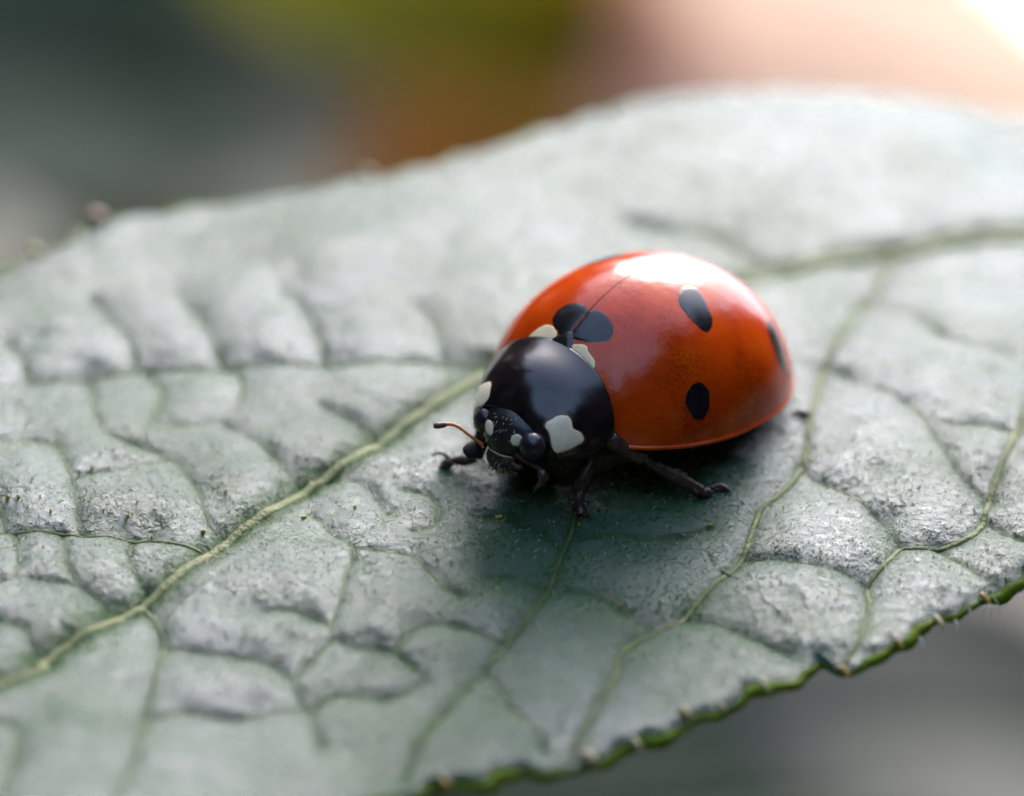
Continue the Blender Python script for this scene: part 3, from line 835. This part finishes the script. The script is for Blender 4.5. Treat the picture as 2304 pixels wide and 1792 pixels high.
mesh_obj('antenna_club', v_, f_, M_LEG, ant2)
P = px_path([(1216, 1056), (1228, 1066), (1232, 1078), (1226, 1088)], lambda x, y: at_depth(x, y, bref))
v_, f_ = tube(catmull(P, 14), [.03, .035, .03, .01], 7)
mesh_obj('antenna_tip', v_, f_, M_BROWN, ant2)
# right maxillary palp: black hatchet-shaped end joint
pref = np.array([3.95, -.6, .42])
P = px_path([(1092, 1012), (1080, 1010), (1074, 1008)], lambda x, y: at_depth(x, y, pref))
v_, f_ = tube(catmull(P, 8), [.05, .06, .07], 8); palp = mesh_obj('palp', v_, f_, M_LEG, head)
P = px_path([(1078, 1004), (1068, 1008), (1056, 1018), (1048, 1026)], lambda x, y: at_depth(x, y, pref))
v_, f_ = tube(catmull(P, 12), [.09, .15, .165, .15, .08], 12); mesh_obj('palp_tip', v_, f_, M_MOUTH, palp)
P = px_path([(1150, 1044), (1166, 1052), (1176, 1050)], lambda x, y: at_depth(x, y, bref - np.array([.2, 0, 0])))
v_, f_ = tube(catmull(P, 8), [.05, .07, .06], 8); mesh_obj('palp', v_, f_, M_BROWN, head)

# body under the wing cases
def body_mesh():
    xs = np.linspace(-3.25, 3.45, 40); k = 40; rows = []
    for x in xs:
        A = BUG['Af'] if x > 0 else BUG['Ar']
        w = BUG['W'] * max(0, 1 - abs(x / (A + .15)) ** 2.1) ** (1 / 2.1) * .74 if x < 2.6 else None
        if x >= 2.0:
            w2 = np.interp(x, [2.0, 2.6, 3.2, 3.45], [1.5, 1.25, 1.05, .6]); w = w2 if w is None else max(min(w, 1.5), w2)
        w = max(w, .12)
        top = 1.0 if x < 2.2 else np.interp(x, [2.2, 2.8, 3.45], [1.0, 1.05, .95])
        endf = np.clip(min(x + 3.25, 3.45 - x) / .7, .05, 1) ** .5
        bot = -.1502 * x + np.interp(x, [-3, 1.8, 2.6], [.36, .36, .12]) + .10 * math.cos(x * 1.3)
        bot = top - (top - bot) * endf
        a = np.linspace(0, 2 * np.pi, k, endpoint=False)
        zc, hz = (top + bot) / 2, (top - bot) / 2
        rows.append(np.stack([np.full(k, x), w * np.sign(np.cos(a)) * np.abs(np.cos(a)) ** .8, zc + hz * np.sign(np.sin(a)) * np.abs(np.sin(a)) ** .8], -1))
    V = np.array(rows).reshape(-1, 3); F = [tuple(q) for q in grid_faces(40, k, True)]
    F += [tuple(range(k)), tuple(range(39 * k + k - 1, 39 * k - 1, -1))]
    return V, F
V, F = body_mesh(); mesh_obj('body', V, F, M_LEG, bug)

# legs: each one continuous limb with claws as sub-parts
def limb(name, segs, claws=(), mirror=False, r_scale=1.0):
    """segs: list of (points, radii) drawn on as one mesh"""
    parts = []
    for pts, rad in segs:
        parts.append(tube(catmull(pts, max(10, 6 * len(pts))), np.array(rad) * r_scale, 12))
    V, F = merge(parts)
    if mirror: V = V * np.array([1, -1, 1]); F = [f[::-1] for f in F]
    o = mesh_obj(name, V, F, M_LEG, bug)
    g = np.random.default_rng(len(bug.children)); hs = []
    for pts, rad in segs[1:]:
        Q = catmull(pts, 40); T = np.gradient(Q, axis=0)
        for _ in range(9):
            i = int(g.integers(4, 38)); r = np.interp(i / 39, np.linspace(0, 1, len(rad)), rad) * .9
            t = T[i] / (np.linalg.norm(T[i]) + 1e-9); n_ = np.cross(t, g.normal(size=3)); n_ /= np.linalg.norm(n_)
            p = Q[i] + n_ * r; L = g.uniform(.05, .12)
            hs.append(tube(np.array([p, p + (n_ * .5 + t * .6) * L * .5, p + (n_ * .7 + t * 1.0) * L]), [.006, .005, .001], 4))
    hv_, hf_ = merge(hs)
    if mirror: hv_ = hv_ * np.array([1, -1, 1])
    ho_ = mesh_obj('leg_bristle', hv_, hf_, M_FRINGE, o); ho_['kind'] = 'stuff'
    for pts, rad in claws:
        v, f = tube(catmull(pts, 10), rad, 7)
        if mirror: v = v * np.array([1, -1, 1]); f = [q[::-1] for q in f]
        mesh_obj('claw', v, f, M_BROWN, o)
    return o

ft = on_leaf_l(1312, 1168, .02)
fl = lambda x, y, w: at_depth(x, y, w)
k1 = at_y(1338, 1012, 1.22)
mixp = lambda a, b, t: np.asarray(a) * (1 - t) + np.asarray(b) * t
tib = [k1, at_depth(1328, 1045, mixp(k1, ft, .25)), at_depth(1312, 1078, mixp(k1, ft, .5)), at_depth(1303, 1108, mixp(k1, ft, .68))]
tar = [at_depth(1303, 1104, mixp(k1, ft, .66)), at_depth(1303, 1130, mixp(k1, ft, .82)), at_depth(1308, 1158, mixp(k1, ft, .97))]
limb('leg', [([(2.9, .5, .55), (3.05, .85, .62), at_y(1322, 1008, 1.15), k1], [.20, .26, .24, .17]),
             (tib, [.115, .135, .155, .15, .115]), (tar, [.105, .125, .10, .125])],
     [([at_depth(1302, 1150, ft), at_depth(1299, 1162, ft), at_depth(1302, 1172, ft)], [.03, .025, .006]),
      ([at_depth(1318, 1152, ft), at_depth(1326, 1162, ft), at_depth(1330, 1172, ft)], [.03, .022, .006]),
      ([at_depth(1311, 1156, ft), at_depth(1312, 1164, ft), at_depth(1315, 1171, ft)], [.02, .016, .005])])
# middle left leg
ft2 = on_leaf_l(1640, 1112, .03); kn = at_y(1447, 1034, 2.0); k0 = np.array([1.7, 1.1, .62])
t2 = [kn, at_depth(1490, 1058, mixp(kn, ft2, .25)), at_depth(1540, 1086, mixp(kn, ft2, .5)), at_depth(1578, 1106, mixp(kn, ft2, .7))]
limb('leg', [([k0, at_y(1370, 985, 1.5), at_y(1408, 1014, 1.75), kn], [.26, .19, .17, .14]),
             (t2, [.08, .115, .145, .14, .115]),
             ([at_depth(1574, 1104, mixp(kn, ft2, .68)), at_depth(1590, 1109, mixp(kn, ft2, .76)), at_depth(1604, 1108, mixp(kn, ft2, .83))], [.09, .12, .10, .05]),
             ([at_depth(1600, 1098, mixp(kn, ft2, .85)), at_depth(1618, 1094, mixp(kn, ft2, .92)), at_depth(1634, 1103, mixp(kn, ft2, .98)), at_depth(1641, 1109, ft2)], [.06, .075, .07, .05])],
     [([at_depth(1640, 1106, ft2), at_depth(1648, 1110, ft2), at_depth(1650, 1118, ft2)], [.03, .022, .006]),
      ([at_depth(1632, 1106, ft2), at_depth(1635, 1114, ft2), at_depth(1634, 1122, ft2)], [.025, .018, .005])])
# rear left leg
ft3 = on_leaf_l(1818, 935, .05); kr = at_y(1738, 955, 2.05)
limb('leg', [([(-1.0, 1.1, .7), (-1.4, 1.6, .72), kr], [.28, .24, .16]),
             ([kr, at_depth(1765, 942, mixp(kr, ft3, .4)), at_depth(1790, 935, mixp(kr, ft3, .7))], [.11, .13, .10]),
             ([at_depth(1788, 935, mixp(kr, ft3, .7)), at_depth(1805, 930, mixp(kr, ft3, .85)), ft3], [.08, .09, .05])],
     [([ft3, at_depth(1824, 934, ft3), at_depth(1828, 940, ft3)], [.03, .02, .005])])
# front right leg reaching past the head
ft4 = on_leaf_l(985, 1045, .10)
k4 = at_depth(1070, 1030, np.array([3.3, -1.25, .35]))
limb('leg', [([(2.9, -.5, .55), (3.1, -.95, .5), k4], [.22, .22, .13]),
             ([k4, at_depth(1045, 1036, mixp(k4, ft4, .35)), at_depth(1020, 1036, mixp(k4, ft4, .65))], [.10, .12, .09]),
             ([at_depth(1022, 1036, mixp(k4, ft4, .6)), at_depth(1008, 1042, mixp(k4, ft4, .8)), at_depth(994, 1050, ft4)], [.08, .10, .07])],
     [([at_depth(1012, 1034, mixp(k4, ft4, .75)), at_depth(1000, 1022, ft4), at_depth(984, 1020, ft4), at_depth(969, 1027, ft4)], [.05, .045, .035, .01]),
      ([at_depth(998, 1048, ft4), at_depth(990, 1052, ft4), at_depth(984, 1052, ft4)], [.045, .035, .01])])
# the two legs hidden behind the body
limb('leg', [([(1.0, 1.1, .55), (1.3, 1.9, .6), (1.2, 2.5, .5)], [.28, .22, .15]), ([(1.2, 2.5, .5), (.9, 3.0, .15), (.7, 3.2, -.02)], [.11, .13, .06])], [], True)
limb('leg', [([(-1.0, 1.1, .7), (-1.5, 1.7, .8), (-1.9, 2.2, .8)], [.28, .22, .15]), ([(-1.9, 2.2, .8), (-2.3, 2.6, .6), (-2.6, 2.8, .47)], [.11, .13, .06])], [], True)

bug.matrix_world = ROT @ (Matrix.Translation(Vector(BO)) @ Matrix([list(r_) for r_ in BM]).to_4x4())
leaf.matrix_world = ROT

# ------------------------------------------------------------------ surroundings: ground, other leaves of the garden, bushes
M_SOIL = simple('garden_soil', (.085, .070, .055), .9, .5, .004, (.02, .8, 8), 1.4, .2)
gv = [(-60000, -60000, -560), (60000, -60000, -560), (60000, 60000, -560), (-60000, 60000, -560)]
gd = mesh_obj('ground', gv, [(0, 1, 2, 3)], M_SOIL); gd['kind'] = 'structure'

def cam_point(px, py, dist):
    """a place in the garden seen at this spot, dist mm from the lens"""
    d = ray(px, py); p = C0 + d * dist
    return ROT @ Vector(p)

def leaf_shape(L, Wd, curl=.12, fold=.15, n=22, m=9):
    t = np.linspace(0, 1, n); w = Wd * .5 * np.sin(np.pi * t ** .8) ** .8 * (1 - .25 * t)
    s = np.linspace(-1, 1, m)
    x = (t - .5)[:, None] * L + 0 * s; y = w[:, None] * s
    z = -curl * L * ((t - .5) ** 2 * 4)[:, None] + fold * np.abs(y) + .012 * L * np.sin(9 * t[:, None] + 2 * s) * np.abs(s)
    return np.stack([x, y, z], -1), w

def garden_leaf(name, label, cat, mat, matv, px, py, dist, L, Wd, eul, group='blurred leaves around the big leaf'):
    G, w = leaf_shape(L, Wd)
    r = thing(name, label, cat, group)
    mesh_obj('blade', G.reshape(-1, 3), grid_faces(*G.shape[:2]), mat, r)
    k = G.shape[1] // 2
    v, f = tube(np.vstack([G[:, k], ]) + np.array([0, 0, .004 * L]), [.012 * L, .008 * L, .003 * L], 6)
    mesh_obj('midrib', v, f, matv, r)
    stp = catmull([G[0, k], G[0, k] + np.array([-.25 * L, 0, -.15 * L]), G[0, k] + np.array([-.4 * L, 0, -.5 * L])], 10)
    v, f = tube(stp, [.012 * L, .014 * L], 6); mesh_obj('stalk', v, f, matv, r)
    r.location = cam_point(px, py, dist)
    r.rotation_euler = eul
    return r

M_DG = simple('dark_green_leaf', (.036, .056, .030), .6, .35, .05, (.2, .4, 1), 1.5, .2, .10)
M_MG = simple('mid_green_leaf', (.050, .054, .034), .6, .3, .05, (.2, .4, 1), 1.5, .25, .12)
M_GG = simple('grey_green_leaf', (.080, .082, .062), .65, .3, .05, (.2, .4, 1), 1.5, .25, .05)
M_OL = simple('olive_green_leaf', (.20, .19, .003), .55, .3, .04, (.2, .4, 1), 1.5, .25, .45)
M_BR = simple('brown_dry_leaf', (.16, .075, .02), .6, .35, .04, (.2, .4, 1), 1.5, .25, .30)
M_OC = simple('ochre_dry_leaf', (.50, .25, .035), .6, .3, .04, (.2, .4, 1), 1.5, .2, .25)
M_PK = simple('peach_glow_leaf', (.88, .48, .38), .6, .2, .04, (.2, .4, 1), 1.5, .2, .5)  # added leaf: its peach colour stands in for the warm glow there

garden_leaf('broad_leaf', 'blurred dark green leaf in the upper left corner behind the big leaf', 'leaf', M_DG, M_DG, 100, 150, 340, 60, 42, (R(65), R(10), R(25)))
garden_leaf('broad_leaf', 'blurred grey-green leaf at the far left edge of the picture', 'leaf', M_MG, M_MG, -80, 560, 300, 30, 20, (R(35), R(-15), R(60)))
garden_leaf('broad_leaf', 'blurred mid green leaf behind the far edge, left of centre', 'leaf', M_MG, M_MG, 560, 330, 360, 60, 36, (R(60), R(0), R(40)))
garden_leaf('broad_leaf', 'blurred olive green leaf at the top centre', 'leaf', M_OL, M_OL, 1010, -60, 300, 46, 24, (R(80), R(20), R(10)))
garden_leaf('broad_leaf', 'blurred brown dry leaf right of the olive leaf, behind the far edge', 'leaf', M_BR, M_BR, 1130, 280, 320, 40, 22, (R(75), R(-35), R(-10)))
garden_leaf('broad_leaf', 'blurred ochre dry leaf at the top right of centre', 'leaf', M_OC, M_OC, 1330, 60, 305, 42, 26, (R(80), R(30), R(5)))
garden_leaf('broad_leaf', 'blurred leaf in the upper right, pale peach in place of a warm glow', 'leaf', M_PK, M_PK, 1960, 185, 300, 58, 35, (R(80), R(15), R(-5)))
garden_leaf('broad_leaf', 'blurred grey-green leaf below the near edge at the lower right', 'leaf', M_GG, M_GG, 2300, 1640, 170, 30, 18, (R(50), R(10), R(30)))
garden_leaf('broad_leaf', 'blurred dark green leaf in the shade below the near edge, bottom centre', 'leaf', M_DG, M_DG, 1500, 1850, 180, 40, 22, (R(40), R(-10), R(-20)))

def bush(name, label, x, y, h, w, seed, mat, n=1500, leaf_mm=70, group='bushes around the garden spot', base=None):
    g = np.random.default_rng(seed)
    r = thing(name, label, 'bush', group)
    if base is not None:
        for ch in base.children:
            c = ch.copy(); sc.collection.objects.link(c); c.parent = r
    else:
        d = g.normal(size=(n, 3)); d /= np.linalg.norm(d, axis=1)[:, None]
        rad = g.uniform(.25, 1, n) ** .45
        lump = 1 + .22 * np.sin(4 * d[:, 0] + 1) * np.sin(5 * d[:, 2] + 2) + .12 * np.sin(9 * d[:, 1])
        P = d * (rad * lump)[:, None] * np.array([.5, .5, .5]) + np.array([0, 0, .52])
        a = g.normal(size=(n, 3)); a /= np.linalg.norm(a, axis=1)[:, None]
        b = np.cross(a, g.normal(size=(n, 3))); b /= np.linalg.norm(b, axis=1)[:, None]
        c_ = np.cross(a, b)
        s = (g.uniform(.6, 1.3, n) * leaf_mm / 1000)[:, None]
        V = np.stack([P - a * s, P - a * s * .2 + b * s * .45 + c_ * s * .1, P + a * s * .5 + b * s * .35, P + a * s, P + a * s * .5 - b * s * .35, P - a * s * .2 - b * s * .45 + c_ * s * .1], 1).reshape(-1, 3)
        i = (np.arange(n) * 6)[:, None, None]
        F = (i + np.array([[0, 1, 2, 3], [0, 3, 4, 5]])[None]).reshape(-1, 4)
        mesh_obj('crown', V, F, mat, r, smooth=False)
        parts = []
        for k in range(6):
            e = g.normal(size=3) * .25; parts.append(tube(catmull([(0, 0, 0), (e[0] * .3, e[1] * .3, .25), (e[0], e[1], .6)], 8), [.02, .012, .004], 6))
        v, f = merge(parts); mesh_obj('stem', v, f, simple('bush_bark', (.06, .045, .03), .8, .3, 5), r)
    r.location = (x, y, -560); r.scale = (w, w, h); r.rotation_euler = (0, 0, g.uniform(0, 6.28))
    return r

M_B1 = simple('bush_foliage', (.030, .055, .020), .5, .5, 6, None, 1.5, .4, .15)
proto = None
# (azimuth from straight ahead, distance, height, width)
ring_ = [(-24, 1500, 1500, 1400), (-44, 1400, 2000, 1500), (-66, 1300, 2100, 1500), (-90, 1300, 1900, 1500), (-115, 1400, 1500, 1500), (-140, 1500, 1150, 1500), (-163, 1700, 950, 1400), (172, 2000, 700, 1200), (150, 1500, 1050, 1500), (128, 1400, 1500, 1500), (104, 1400, 1500, 1500), (80, 1500, 1450, 1500), (58, 1700, 1200, 1500), (-14, 2100, 900, 900)]
for i, (az, d, h, w) in enumerate(ring_):
    lab = 'dark green leafy bush standing around the garden spot'
    if i == 0: lab = 'tall dark green bush filling the blurred background at the upper left'
    if i == 13: lab = 'low dark green bush far behind the leaf, left of the bright gap'
    b = bush('leafy_bush', lab, d * math.sin(R(az)), d * math.cos(R(az)), h, w, 40 + i, M_B1, 2600, 75, base=proto)
    if proto is None: proto = b
